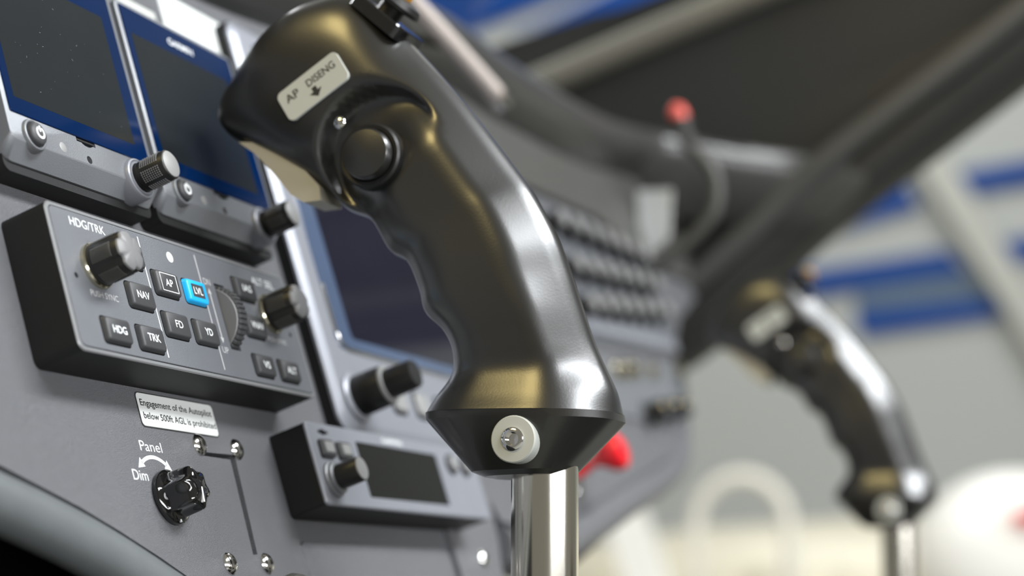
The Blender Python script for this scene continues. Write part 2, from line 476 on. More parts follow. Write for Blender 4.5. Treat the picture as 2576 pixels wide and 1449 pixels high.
def lob(r, z, a):
    f = min(1.0, max(0.0, (z - 2.9) / 0.5))
    return r * (1 - 0.20 * f * abs(math.cos(3 * (a - 0.25))) ** 1.3)
dk = ip.part('dimmer_knob', MB().lathe([(9.3, 0.4), (9.6, 1.0), (9.6, 1.9), (9.3, 2.3), (8.4, 2.9), (8.0, 3.4), (7.7, 10.6), (7.3, 11.5), (6.0, 12.3), (3.4, 12.9), (0.6, 13.0)], kc, 120, lobes=lob), GLOSS, label='glossy black fluted dimmer knob with white pointer')
ip.part('pointer_line', MB().prism([(kc[0] - .25, kc[1] - .5), (kc[0] - 1.0, kc[1] - 5.7), (kc[0] - .3, kc[1] - 5.7), (kc[0] + .45, kc[1] - .5)], 12.0, 13.02), WHITE, dk)
ip.part('pointer_line', MB().prism([(kc[0] - .9, kc[1] - 8.0), (kc[0] - .9, kc[1] - 9.2), (kc[0] - .2, kc[1] - 9.2), (kc[0] - .2, kc[1] - 8.0)], 2.4, 2.95), WHITE, dk)
# placards at the top behind the right flight display
ip.part('placard', MB().rbox(146.5, 197, 163, 186, 0, .4, 1.0), PLACARD, label='white placard above the displays')
ip.part('placard', MB().rbox(112, 140, 165, 172, 0, .5, 1.0), STICKER, label='cream strip placard')
# push knob at the bottom of the frame
pk = Thing('push_pull_knob', 'dark grey round push-pull knob at the bottom edge under the chrome screws', 'knob', (104, -82, 0))
pk.part('knob_body', MB().lathe([(4, 0), (4, 5), (11, 6), (13, 8), (13.2, 13), (12, 15.4), (8, 16.6), (.5, 17)], (104, -82), 40), SEAL)
pk.part('knob_collar', MB().lathe([(6.5, -1), (6.5, 1.5), (5, 2.2), (.5, 2.2)], (104, -82), 32), BLACK)

# ================================================================== flight displays
def flight_display(dx, label):
    t = Thing('flight_display', label, 'display', (39 + dx, 110, 0), group='square flight displays')
    t.part('housing', MB().rbox(-2.4 + dx, 81.2 + dx, 64.3, 154, 0, 7.9, 3.0), BLACK)
    cut = MB()
    cut.rbox(34.6 + dx, 45.6 + dx, 81.4, 84.5, 11.6, 15, .3)
    sc = MB().lathe([(5.5, 12.0), (6.3, 15)], (40.6 + dx, 86.2), 24); cut.add(sc)
    cut.lathe([(1.45, 8), (1.45, 16)], (39.7 + dx, 75.4), 20)
    a = rrect(-3 + dx, 82 + dx, 67.6, 154.6, 4.5); b = rrect(-2.7 + dx, 81.7 + dx, 73.0, 154.4, 3.0)
    bz = MB().loft([[(x, y, 7.2) for x, y in a], [(x, y, 8.6) for x, y in a], [(x, y, 13.1) for x, y in b], [(x, y, 13.3) for x, y in inset(b, .3)]])
    bo = t.part('bezel', bz, BEZEL, cut=cut)
    g = t.part('glass', MB().rbox(-.7 + dx, 78.9 + dx, 83.0, 152.6, 13.2, 13.75, .8, .2), NAVY, label='coated cover glass with blue reflection in its colour')
    t.part('screen', MB().rbox(3.0 + dx, 71.8 + dx, 89.0, 141.0, 13.7, 13.78, .5), SCREEN, g, label='switched-off dark grey screen')
    t.text('brand_lettering', 'GARMIN', 30.5 + dx, 48.5 + dx, 144.9, 147.7, 13.78, WHITE, g, bold=True)
    t.part('card_slot_cover', MB().rbox(34.9 + dx, 45.3 + dx, 82.1, 83.0, 11.9, 13.0, .2), BLACK, bo)
    if dx == 0:
        du_ = MB(); rg = random.Random(7)
        for _ in range(26):
            x_, y_ = rg.uniform(6, 68), rg.uniform(91, 139); l_ = rg.choice((.1, .12, .16, .4)); w_ = .07; a_ = rg.uniform(0, 3.1)
            ca_, sa_ = math.cos(a_), math.sin(a_)
            du_.prism([(x_ + u_ * l_ * ca_ - v_ * w_ * sa_, y_ + u_ * l_ * sa_ + v_ * w_ * ca_) for u_, v_ in ((-1, -1), (1, -1), (1, 1), (-1, 1))], 13.76, 13.80)
        t.part('dust', du_, KNOBCAP, g, stuff=True)
    # power button
    pc = (9.2 + dx, 76.6)
    co = t.part('button_collar', MB().lathe([(5.7, 8.2), (5.7, 13.6), (5.35, 14.3), (4.9, 14.5), (4.5, 14.2), (4.5, 12.6)], pc, 40), BEZEL)
    pb = t.part('power_button', MB().lathe([(4.2, 12.4), (4.2, 15.0), (3.8, 15.7), (3.0, 16.1), (.4, 16.3)], pc, 40), RUBBER, label='round dark power button')
    sy = MB(); n = 30; o_, i_ = [], []
    for k in range(n + 1):
        a_ = math.radians(115 + 310 * k / n)
        o_.append((pc[0] + 2.2 * math.cos(a_), pc[1] - .2 + 2.2 * math.sin(a_))); i_.append((pc[0] + 1.4 * math.cos(a_), pc[1] - .2 + 1.4 * math.sin(a_)))
    sy.prism(o_ + i_[::-1], 15.9, 16.36)
    sy.rbox(pc[0] - .38, pc[0] + .38, pc[1] + .1, pc[1] + 2.3, 15.9, 16.37, .2)
    t.part('power_symbol', sy, WHITE, pb)
    t.part('light_sensor', MB().lathe([(1.9, 13.0), (1.9, 13.35), (1.7, 13.45), (.3, 13.5)], (25.2 + dx, 76.5), 28), CAPLIGHT)
    # rotary knob
    kc = (68 + dx, 74.6)
    t.part('knob_collar', MB().lathe([(7.9, 7.4), (7.9, 13.9), (7.5, 14.8), (6.9, 15.0), (6.6, 14.4), (6.3, 15.2), (5.6, 15.2), (5.0, 13.8)], kc, 48), SILVER, label='pale silver knob collar')
    kn = t.part('knob', MB().lathe([(5.2, 13.6), (5.2, 16.2), (5.5, 16.4), (5.5, 27.0), (5.2, 27.4), (4.9, 27.5)], kc, 48), KNOB, label='black studded rotary knob')
    t.part('knob_cap', MB().lathe([(5.0, 27.3), (4.9, 27.7), (4.4, 28.0), (.4, 28.25)], kc, 40), CAPLIGHT, kn)
    kb = MB()
    for q in range(6):
        a0 = math.radians(q * 60 + 5)
        kb.add(knurl_mb(kc, 5.5, 17.8, 25.4, a0, a0 + math.radians(46), 6, 9, .27, .30))
    t.part('knob_studs', kb, KNOBCAP, kn, stuff=True)
    return t
flight_display(0, 'left square flight display with deep blue reflection in its glass border and studded knob, nearest the camera')
flight_display(88, 'right square flight display partly hidden behind the near stick grip')

# ================================================================== autopilot controller
ac = Thing('autopilot_controller', 'long black boxed autopilot controller with labelled keys and one cyan key', 'controller', (76, 25, 0))
GW, GH = 152.5, 50.4
ac.part('housing', MB().rbox(-.15, GW + .15, -.15, GH + .15, 0, 16.55, 3.1), BLACK)
cut = MB().rbox(95.0, 102.0, 12.4, 38.0, 5, 30, .4)
cut.lathe([(1.0, 12), (1.0, 25)], (7.5, 25.7), 20); cut.lathe([(1.0, 12), (1.0, 25)], (145, 24.9), 20)
ac.part('rim', MB().rbox(-.2, GW + .2, -.2, GH + .2, 16.5, 17.1, 3.2, .35), RIM, cut=MB().rbox(1.2, GW - 1.2, 1.1, GH - 1.1, 14.8, 30, 2.4), label='thin pale rim')
ac.part('rim_groove', MB().rbox(1.0, GW - 1.0, .9, GH - .9, 15.2, 16.2, 2.2), DEEP, cut=cut)
ac.part('faceplate', MB().rbox(1.5, GW - 1.5, 1.4, GH - 1.4, 15.6, 17.3, 2.1, .15), FACE, cut=cut)
ZF = 17.3
for x, y0, y1 in ((50.4, 3.4, 47.4), (86.2, 3.4, 47.4)):
    ac.part('divider_line', MB().rbox(x - .28, x + .28, y0, y1, ZF - .02, ZF + .04, .1), WHITE if x < 60 else SOFTWHITE)
def key(txt, x0, x1, y0, y1, m=RUBBER, tw=6.0):
    hgt = 1.9
    a = rrect(x0, x1, y0, y1, 1.5); b = rrect(x0 + .35, x1 - .35, y0 + .35, y1 - .35, 1.4); c = inset(b, .75)
    mb = MB().loft([[(x, y, ZF - .3) for x, y in a], [(x, y, ZF + .9) for x, y in b], [(x, y, ZF + 1.55) for x, y in inset(b, .25)], [(x, y, ZF + hgt) for x, y in c]])
    k = ac.part('key', mb, m, label=('cyan key with dark centre' if m is CYAN else None))
    cx_, cy_ = (x0 + x1) / 2, (y0 + y1) / 2
    ac.part('key_gap', MB().rbox(x0 - .3, x1 + .3, y0 - .3, y1 + .3, ZF - .02, ZF + .03, 1.6), DEEP, k)
    zt = ZF + hgt
    if m is CYAN:
        ac.part('key_centre', MB().rbox(cx_ - 3.9, cx_ + 3.9, cy_ - 2.5, cy_ + 2.5, zt - .1, zt + .04, .3), RUBBER, k); zt += .06
    if txt == 'AP':
        fr = MB().prism(rrect(cx_ - 5.0, cx_ + 5.0, cy_ - 3.4, cy_ + 3.4, .3), zt - .1, zt + .05)
        ct = MB().rbox(cx_ - 4.7, cx_ + 4.7, cy_ - 3.1, cy_ + 3.1, zt - 1, zt + 1, .2)
        ac.part('legend_frame', fr, WHITE, k, cut=ct)
    ac.text('legend', txt, cx_ - tw / 2, cx_ + tw / 2, cy_ - 1.35, cy_ + 1.35, zt + .03, WHITE, k, bold=True)
key('HDG', 14.4, 28.8, 3.9, 13.1, tw=7.6); key('TRK', 33.9, 48.4, 3.9, 13.1, tw=7.2); key('NAV', 34.2, 48.6, 19.0, 28.5, tw=7.2); key('APR', 34.2, 48.6, 34.0, 43.3, tw=7.2)
key('AP', 52.8, 67.6, 26.6, 36.0, tw=4.6); key('LVL', 72.0, 85.4, 26.6, 36.0, CYAN, tw=5.6); key('FD', 52.3, 67.0, 11.3, 20.7, tw=4.6); key('YD', 71.4, 85.8, 11.2, 20.6, tw=4.8)
key('IAS', 108.8, 123.2, 34.0, 43.2, tw=6.2); key('VNAV', 109.6, 123.2, 19.2, 28.5, tw=9.0); key('VS', 108.5, 122.0, 3.8, 12.6, tw=4.6); key('ALT', 127.0, 141.0, 3.8, 12.6, tw=6.8)
ac.text('face_lettering', 'HDG/TRK', 11.3, 30.6, 43.9, 47.0, ZF + .03, WHITE)
ac.text('face_lettering', 'PUSH SYNC', 13.2, 28.4, 19.8, 21.9, ZF + .03, SOFTWHITE)
ac.text('face_lettering', 'ALT SEL', 125.2, 141.6, 43.0, 46.0, ZF + .03, WHITE)
ac.text('face_lettering', 'PUSH SYNC', 125.6, 139.8, 19.8, 21.7, ZF + .03, SOFTWHITE)
ac.text('face_lettering', 'DN', 88.0, 92.6, 36.4, 38.9, ZF + .03, SOFTWHITE)
ac.text('face_lettering', 'UP', 88.4, 92.6, 10.2, 12.6, ZF + .03, SOFTWHITE)
mb = MB().rbox(90.1, 90.7, 16, 33.5, ZF - .02, ZF + .05, .1)
mb.prism([(89.3, 33), (91.5, 33), (90.4, 35.2)], ZF - .02, ZF + .05); mb.prism([(89.3, 16.2), (90.4, 14.0), (91.5, 16.2)], ZF - .02, ZF + .05)
ac.part('trim_arrow', mb, SOFTWHITE)
ac.part('light_sensor', MB().lathe([(2.0, ZF - .1), (2.0, ZF + .08), (1.8, ZF + .14), (.3, ZF + .16)], (68.6, 43.2), 28), PLACARD)
# trim wheel: axis along X
def wlob(r, z, a):
    return r if r < 12 else r - (0.55 if math.sin(44 * a) > 0.55 else 0)
wm = MB().lathe([(2, -2.7), (13.0, -2.5), (13.9, -1.9), (14, 1.9), (13.6, 2.5), (2, 2.7)], (0, 0), 352, lobes=wlob)
wm.xform(lambda p: Vector((98.5 + p.z, 25.2 + p.y, 10.2 + p.x)))
ac.part('trim_wheel', wm, RUBBER, label='ribbed dark trim wheel', angle=25)
wm = MB().lathe([(.5, -3.05), (12.4, -3.0), (12.7, -2.6), (.5, -2.6)], (0, 0), 64)
wm.xform(lambda p: Vector((98.5 + p.z, 25.2 + p.y, 10.2 + p.x)))
ac.part('trim_wheel_side', wm, KNOBCAP)
def ac_knob(c, lab):
    def kl(r, z, a):
        f = min(1.0, max(0.0, (z - 21.5) / 4.0))
        fl = max(0.0, math.cos(5 * (a - 1.15))) ** 2.2
        return r * (1 - .16 * f * fl)
    ac.part('knob_ring', MB().lathe([(7.9, ZF - .1), (7.9, ZF + 1.2), (7.5, ZF + 1.7), (6.4, ZF + 1.8)], c, 48), BRASS, label='polished knob ring')
    k = ac.part('knob', MB().lathe([(6.9, ZF + .6), (7.2, ZF + 2.4), (7.1, 21), (7.1, 29.6), (6.8, 30.3)], c, 100, lobes=kl), KNOB, label=lab)
    ac.part('knob_cap', MB().lathe([(6.85, 30.2), (6.7, 30.8), (6.0, 31.3), (3.5, 31.7), (.4, 31.8)], c, 100, lobes=lambda r, z, a: kl(r, 31, a)), KNOBCAP, k)
    kb = MB()
    for q in range(5):
        a0 = 1.15 + math.radians(36 + 72 * q) - math.radians(21)
        kb.add(knurl_mb(c, 7.1, 20.4, 28.0, a0, a0 + math.radians(42), 9, 11, .25, .26))
    ac.part('knob_studs', kb, SEAL, k, stuff=True)
ac_knob((19.8, 30.8), 'black lobed heading knob'); ac_knob((132.2, 31.4), 'black lobed altitude knob')

# ================================================================== large touch display
td = Thing('touch_display', 'large tall touch display with dark glass behind the near stick', 'display', (327, 90, 0))
td.part('housing', MB().rbox(191, 463, -6, 184, 0, 5.4, 4), BLACK)
a = rrect(190.6, 463.4, -6.4, 184.4, 8); b = rrect(194, 460, -3, 181, 7)
td.part('bezel', MB().loft([[(x, y, 5.2) for x, y in a], [(x, y, 6.4) for x, y in a], [(x, y, 8.4) for x, y in b], [(x, y, 8.5) for x, y in inset(b, .4)]]), SILVER, label='pale silver bezel')
g = td.part('glass_border', MB().rbox(205, 449, 31, 176, 8.3, 9.0, 5, .4), TOUCHB)
td.part('touch_screen', MB().rbox(220, 434, 37, 170, 8.9, 9.06, 3), TOUCH, g, label='dark glossy touch screen')
mb = MB(); mb.tube([(206, 60, 8.8), (206, 40, 8.8), (208, 33.5, 8.8), (214, 31.2, 8.8), (250, 31, 8.8), (446, 31, 8.8)], 1.0, 10)
td.part('glass_edge', mb, CHROME, g, label='bright polished glass edge')
kc = (207.5, 9.0)
td.part('knob_collar', MB().lathe([(11, 8), (11, 9.6), (9.5, 10.6), (5, 10.6)], kc, 40), SILVER)
k1 = td.part('outer_knob', MB().lathe([(8.6, 10), (8.8, 11), (8.6, 23), (8.2, 23.8), (3, 24)], kc, 60, lobes=lambda r, z, a: r * (1 + .012 * math.sin(30 * a))), KNOB, label='black outer ring of the dual knob')
td.part('inner_knob', MB().lathe([(6.3, 23.5), (6.4, 24.4), (6.1, 36.5), (5.7, 37.2), (.4, 37.6)], kc, 60, lobes=lambda r, z, a: r * (1 + .012 * math.sin(24 * a))), KNOB, k1)
td.part('knob_ring', MB().lathe([(8.3, 23.6), (8.2, 24.6), (6.4, 24.7), (6.2, 23.6)], kc, 40), CAPLIGHT, k1)
for x in (250, 274, 298, 322, 346, 370, 394, 418):
    td.part('soft_key', MB().rbox(x - 6, x + 6, 6.5, 17.5, 8.3, 10.6, 3, .8), CAPLIGHT)
    td.part('soft_key_well', MB().rbox(x - 7.2, x + 7.0, 5.2, 18.6, 8.2, 8.56, 3), DEEP)

# ================================================================== transponder radio
tr = Thing('transponder_radio', 'low boxed transponder radio with small dark screen and one knob', 'radio', (218, -27, 0))
tr.part('housing', MB().rbox(139, 298, -43, -10.4, 0, 15.2, 1.6), BLACK)
tr.part('faceplate', MB().rbox(138.8, 298.2, -43.2, -10.2, 15.0, 16.2, 1.8, .5), SILVER, cut=MB().rbox(177.5, 254.5, -38.6, -15.4, 15.5, 20, .6))
tr.part('screen', MB().rbox(177.7, 254.3, -38.4, -15.6, 15.2, 15.8, .5), GLASSBLK, label='black glossy screen')
mb = MB().rbox(147.2, 155.0, -14.4, -13.2, 16, 16.3, .4); mb.rbox(149.6, 152.4, -14.9, -12.7, 16, 16.32, .3)
tr.part('card_slot', mb, DEEP)
for x in (149.6, 164.0):
    k = tr.part('key', MB().rbox(x - 5.2, x + 5.2, -24.4, -17.2, 15.8, 18.2, 1.2, .8), RUBBER)
    tr.part('key_cap', MB().rbox(x - 3.4, x + 3.6, -22.6, -18.4, 18.0, 18.35, .6, .1), CAPLIGHT, k)
for x in (268, 283):
    k = tr.part('key', MB().lathe([(4.6, 15.8), (4.6, 17.6), (3.8, 18.3), (.4, 18.5)], (x, -19), 28), RUBBER)
    tr.part('key_cap', MB().lathe([(3.2, 18), (3.0, 18.6), (.4, 18.8)], (x, -19), 28), CAPLIGHT, k)
tr.text('brand_lettering', 'GARMIN', 203, 222, -14.0, -11.8, 16.24, WHITE)
kc = (149, -33)
tr.part('knob_collar', MB().lathe([(7.2, 15.8), (7.2, 17.2), (6.3, 17.6), (6.3, 18.8), (5.4, 19.2), (4, 19.2)], kc, 40), BEZEL)
k = tr.part('knob', MB().lathe([(4.6, 17), (4.9, 19.2), (4.8, 28.0), (4.5, 28.5), (4, 28.6)], kc, 60, lobes=lambda r, z, a: r * (1 + .012 * math.sin(20 * a))), KNOB)
tr.part('knob_cap', MB().lathe([(4.5, 28.4), (4.4, 28.9), (.4, 29.2)], kc, 36), CAPLIGHT, k)
tr.part('screw', screw_mb((157.5, -28.2), 16.0, 1.5, .8, .5), CHROME)

# ================================================================== control sticks
SX = 126.0
GF = [(101.6, 25.0), (97.4, 27.2), (90.4, 34.1), (81.2, 43.8), (70.6, 52.8), (62.5, 58.1), (53.1, 62.9), (45.0, 70.6), (31.6, 73.9), (24.7, 79.2), (13.2, 80.5), (4.7, 80.2), (-4.0, 84.7), (-12.1, 85.8), (-20.0, 82.7), (-25.9, 74.3), (-29.7, 70.1), (-36.7, 70.7), (-46.5, 77.2), (-55.5, 81.4)]
GB = [(113.2, 28.6), (118.6, 32.2), (126.4, 43.3), (133.4, 56.3), (135.7, 75.0), (127.7, 95.3), (99.4, 108.5), (72.1, 119.6), (42.9, 129.4), (30.3, 133.2), (13.5, 136.2), (-0.6, 136.8), (-14.2, 136.8), (-27.6, 136.8), (-36.7, 137.5), (-46.7, 138.6), (-54.4, 137.9), (-59.9, 133.3), (-63.8, 124.3), (-66.6, 114.2)]
GWD = [9.5, 12, 14, 15.5, 16.2, 16.2, 15.5, 15.5, 16, 16.5, 17.5, 18, 18, 17.5, 17.5, 20.5, 23.5, 23, 20, 17]
GEX = [2.0, 2.2, 2.6, 3.0, 3.2, 3.0, 2.6, 2.3, 2.2, 2.2, 2.2, 2.2, 2.2, 2.2, 2.3, 2.5, 2.6, 2.6, 2.6, 2.6]
def yz_mb(poly, x0, x1, ch=0.0):   # polygon in (Y,Z) extruded along X
    mb = MB().prism(poly, 0, x1 - x0, ch)
    mb.xform(lambda p: Vector((x0 + p.z, p.x, p.y)))
    return mb
def xlathe(prof, c, n=40, lobes=None):   # lathe about an axis pointing to -X at Y,Z = c ; prof = (r, x)
    mb = MB().lathe([(r, x) for r, x in prof], (0, 0), n, lobes=lobes)
    mb.xform(lambda p: Vector((p.z, c[0] + p.x, c[1] + p.y)))
    return mb

GCH = [0, 0, 0, 0, .1, .35, .7, .95, 1, 1, 1, 1, 1, 1, .9, .6, .4]
HALF = [(-1, 0), (-.95, .42), (-.74, .84), (-.48, 1.0), (.34, 1.0), (.50, .93), (.94, .34), (1.0, .14), (1.0, 0)]
def rpoly(th):
    c_, s_ = math.cos(th), abs(math.sin(th))
    for (x0, y0), (x1, y1) in zip(HALF, HALF[1:]):
        dx_, dy_ = x1 - x0, y1 - y0
        den = c_ * dy_ - s_ * dx_
        if abs(den) < 1e-9: continue
        t_ = (x0 * dy_ - y0 * dx_) / den; k_ = (x0 * s_ - y0 * c_) / den
        if t_ > 0 and -1e-6 <= k_ <= 1 + 1e-6: return t_
    return 1.0
RPOLY = [sum(rpoly(2 * math.pi * i / 112 + math.radians(o_)) for o_ in (-5, -2.5, 0, 2.5, 5)) / 5 for i in range(112)]
def control_stick(label, off):
    ox, oy, oz = off
    t = Thing('control_stick', label, 'control stick', (SX + ox, -385 + oy, 5 + oz), group='control sticks')
    def sh(mb): return mb.xform(lambda p: p + Vector(off))
    NS = 17
    dense = catmull([(f[0], f[1], 0) for f in GF[:NS]], 8), catmull([(b[0], b[1], 0) for b in GB[:NS]], 8), catmull([(a, b, c_) for a, b, c_ in zip(GWD[:NS], GEX[:NS], GCH[:NS])], 8)
    rings = []; n = 112
    for f, b, we in zip(*dense):
        c = (f + b) / 2; d = (b - f); h = d.length / 2; d.normalize()
        wd, ex = we.x, we.y
        hh = math.sqrt(max(h * h - (0.4 * wd) ** 2, (h * .55) ** 2))
        ring = []; bl = min(1.0, max(0.0, we.z))
        for i in range(n):
            a = 2 * math.pi * i / n
            ca, sa = math.cos(a), math.sin(a)
            rse = (abs(ca) ** ex + abs(sa) ** ex) ** (-1 / ex)
            rr = rse * (1 - bl) + RPOLY[i] * bl
            u = rr * ca * hh; q = rr * sa * wd
            p = c + d * u
            ring.append((SX + q, p.x, p.y))
        rings.append(ring)
    # close the nose softly
    c0 = Vector((0, 0, 0))
    for p in rings[0]: c0 += Vector(p)
    c0 /= n
    nose = []
    for k_, s_ in ((-2.0, .45), (-1.2, .8)):
        nose.append([tuple(c0 + (Vector(p) - c0) * s_ + Vector((0, 0.15 * k_, k_ * .8))) for p in rings[0]])
    rings = nose + rings
    pc_ = Vector((66.0, 86.0)); dn = Vector((-.87, .5)); PR = 25.0
    def sst(x): x = max(0.0, min(1.0, x)); return x * x * (3 - 2 * x)
    def dent(p):   # thumb pocket scooped into the near side of the head
        if p[0] > SX: return p
        q = Vector((p[1], p[2])) - pc_; tt = q.dot(dn)
        k = sst((PR - q.length) / 4.5) * sst((SX - p[0]) / 6.0) * (1 - sst((tt + 12) / 30))
        return (p[0] + 8.0 * k, p[1], p[2])
    rings = [[dent(p) for p in r] for r in rings]
    grip = t.part('grip', sh(MB().loft(rings)), GRIP, label='black moulded grip with finger grooves', angle=60)
    def coll(fy, by, wd, ex, hs=1.0):
        f, b = Vector((fy[0], fy[1], 0)), Vector((by[0], by[1], 0))
        c = (f + b) / 2; d = b - f; h = d.length / 2; d.normalize(); out = []
        hh = math.sqrt(max(h * h - (0.4 * wd) ** 2, (h * .55) ** 2)) * hs
        for i in range(n):
            a = 2 * math.pi * i / n; ca, sa = math.cos(a), math.sin(a)
            p = c + d * math.copysign(abs(ca) ** (2 / ex), ca) * hh
            out.append((SX + math.copysign(abs(sa) ** (2 / ex), sa) * wd, p.x, p.y))
        return out
    t.part('collar', sh(MB().loft([coll(GF[16], GB[16], 23.2, 2.7, .995), coll((-32.5, 70.0), (-56.8, 137.0), 23.0, 2.9), coll((-55.5, 80.5), (-66.8, 115.5), 17, 3.2), coll((-58.5, 84), (-67.5, 112.5), 15, 3.0)])), GRIP, angle=24)
    # trigger
    tg = [(93.9, 31.6), (90.5, 39.0), (84.0, 46.5), (74.0, 53.5), (64.0, 58.0), (58.8, 57.0), (60.8, 50.2), (66.0, 46.1), (76.0, 42.0), (86.1, 37.2)]
    if sum(tg[i][0] * tg[(i + 1) % len(tg)][1] - tg[(i + 1) % len(tg)][0] * tg[i][1] for i in range(len(tg))) < 0: tg = tg[::-1]
    t.part('trigger', sh(yz_mb(tg, SX - 9, SX + 9, 1.0)), BEIGE, label='beige trigger under the head')
    # side sticker
    Lx = SX - 16.6
    cyz = Vector((97.6, 70.1)); du = Vector((5.7, 24.2)).normalized(); dv = Vector((du.y, -du.x)) * 1
    def place(mb, x0):   # local x along du, local y along -dv (up the sticker), local z to -X
        def fn(p):
            q = cyz + du * p.x - dv * (-p.y)
            return Vector((x0 - p.z, q.x, q.y))
        return mb.xform(fn)
    st = t.part('sticker', sh(place(MB().rbox(-14.2, 14.2, -6.4, 6.4, -1.2, .5, 2.4, .15), Lx)), STICKER, label='pale rounded sticker')
    t.part('sticker_lettering', sh(place(fit(text_mb('AP', 0, True), -11.5, -5.5, .4, 3.6), Lx - .56)), INK, st)
    t.part('sticker_lettering', sh(place(fit(text_mb('DISENG', 0, True), -1.5, 11.5, .6, 3.6), Lx - .56)), INK, st)
    t.part('sticker_symbol', sh(place(MB().prism([(-2.6, -2.2), (0.2, -4.6), (3.0, -2.2), (1.2, -2.2), (1.2, -.4), (-.8, -.4), (-.8, -2.2)], .4, .56), Lx)), INK, st)
    # side button
    bc = (63.5, 83.5)
    sb = t.part('side_button', sh(xlathe([(9.4, SX - 12), (9.4, SX - 20), (8.6, SX - 21.2), (5, SX - 21.8), (.4, SX - 22)], bc)), GRIP, label='round black side button')
    t.part('button_collar', sh(xlathe([(12.2, SX - 12), (12.0, SX - 16.8), (11.2, SX - 17.6), (9.8, SX - 17.4), (9.6, SX - 13)], bc)), KNOB, sb)
    scw = screw_mb((0, 0), 0, 2.4, 1.2, .8)
    scw.xform(lambda p: Vector((SX - 15.6 - p.z, 80.6 + p.x, 75.6 + p.y)))
    t.part('screw', sh(scw), CHROME)
    # head switch plate and hat switch on the aft upper face
    nrm = Vector((.5, .866)); tan = Vector((-.866, .5)); cc = Vector((116.6, 100.5))
    def top(mb):
        def fn(p):
            q = cc + tan * p.x + nrm * p.z
            return Vector((SX + p.y, q.x, q.y))
        return mb.xform(fn)
    t.part('switch_plate', sh(top(MB().rbox(-13, 13, -12, 12, -4, 1.2, 5, .5))), GLOSS)
    ht = t.part('hat_switch', sh(top(MB().lathe([(5, 1), (5, 4.6), (10, 5.2), (10.4, 6.6), (9.4, 8.6), (6, 9.6), (.4, 10)], (-2, 0), 40))), KNOB, label='black hat switch on the head')
    t.part('hat_cap', sh(top(MB().lathe([(4.2, 9), (4.0, 11.4), (3, 12.2), (.4, 12.4)], (-2, 0), 28))), AMBER, ht)
    # clamp screw in the collar
    wc = (-53.6, 105.4)
    ws = t.part('clamp_screw', sh(xlathe([(8.0, SX - 15), (8.0, SX - 23.4), (7.6, SX - 23.8), (3.0, SX - 24.0), (2.6, SX - 21.3), (.3, SX - 21.2)], wc)), STICKER, label='pale round clamp screw in the collar')
    t.part('screw_socket', sh(xlathe([(4.0, SX - 22), (4.0, SX - 24.4), (3.2, SX - 25.0), (2.4, SX - 25.0), (2.0, SX - 22.4), (.3, SX - 22.3)], wc, 24)), CHROME, ws)
    # tube
    ax = Vector((0, -TC, -TS))
    p0 = Vector((SX, -52, 108.5)); p1 = p0 + ax * (0.0)
    L = (Wp(p0).z - 0.70) * 1000
    t.part('stick_tube', sh(MB().tube([p0, p0 + ax * (L * .25), p0 + ax * (L * .5), p0 + ax * (L - .5 + oy * TC + oz * TS)], 11.6, 40)), TUBEC, label='polished metal tube')
    fb = p0 + ax * (L - .5 + oy * TC + oz * TS)
    t.part('boot', sh(MB().tube([fb, fb - ax * 10, fb - ax * 45], [30, 27, 14], 32)), DARKTRIM)
    return t
control_stick('near black control stick with pale sticker and beige trigger, filling the middle', (0, 0, 0))
control_stick('far black control stick at the right, smaller and blurred', (660, 0, 9))

# ================================================================== glareshield, lamp, switches at the right
gs = Thing('glareshield', 'dark padded glareshield arching over the panel', 'glareshield', (500, 250, 10))
ridge = [(-220, 200, 30), (-60, 214, 30), (100, 222, 30), (200, 230, 30), (260, 238, 30), (330, 248, 30), (422, 261.8, 30), (475, 264, 30), (500, 263, 30), (540, 263, 30), (601, 266, 30), (657, 269, 30), (719, 275, 30), (772, 283, 30), (850, 296, 33), (872, 292, 47), (900, 283, 68), (920, 271.5, 93), (936, 259, 120), (950, 235, 165)]
rc = catmull(ridge, 5)
sec = [(10, -2), (7, 7), (0, 10), (-8, 8), (-14, 2), (-20, -10), (-30, -32), (-28, -60), (0, -75), (6, -40)]
rings = []
for p in rc:
    rings.append([(p.x, p.y - 10 + a, p.z - 10 + b) for a, b in sec])
gs.part('padded_lip', MB().loft(rings), GLARE, angle=70)
mb = MB()
front = [(-220, 190, -60), (300, 230, -60), (950, 270, -40)]
r0 = [(-220, 190, -20), (300, 232, -20), (650, 262, -20), (960, 292, -20), (975, 240, 160)]
r1 = [(-220, 330, -420), (300, 360, -420), (650, 360, -420), (985, 330, -400), (1000, 320, 0)]
mb.loft([[Vector(p) for p in r0] + [Vector(p) + Vector((0, -12, 0)) for p in r0[::-1]], [Vector(p) for p in r1] + [Vector(p) + Vector((0, -12, 0)) for p in r1[::-1]]])
gs.part('top_deck', mb, GLARE)
gs.part('panel_cover', MB().prism([(325, 188), (560, 190), (700, 198), (824, 182), (955, 190), (955, 298), (650, 280), (400, 248), (325, 236)], -.5, 4.5, .8), COVER)  # dark plate over the upper right of the panel
lb = Thing('light_bar', 'pinkish diffuser light bar under the glareshield', 'lamp', (390, 215, 40))
lb.part('diffuser', MB().tube([(325, 236, 40), (350, 228, 40), (390, 217, 40), (436, 203, 40)], 5.0, 16), PINK)
for p in ((437, 202.6, 40), (324, 236.3, 40)):
    q = Vector(p)
    lb.part('end_cap', MB().tube([q, q + Vector((9, -3, 0)) * (1 if p[0] > 400 else -1)], 6.2, 16), CHROME)
lb.part('bracket', MB().tube([(390, 218, 40), (390, 236, 16)], 3, 12), DARKTRIM)

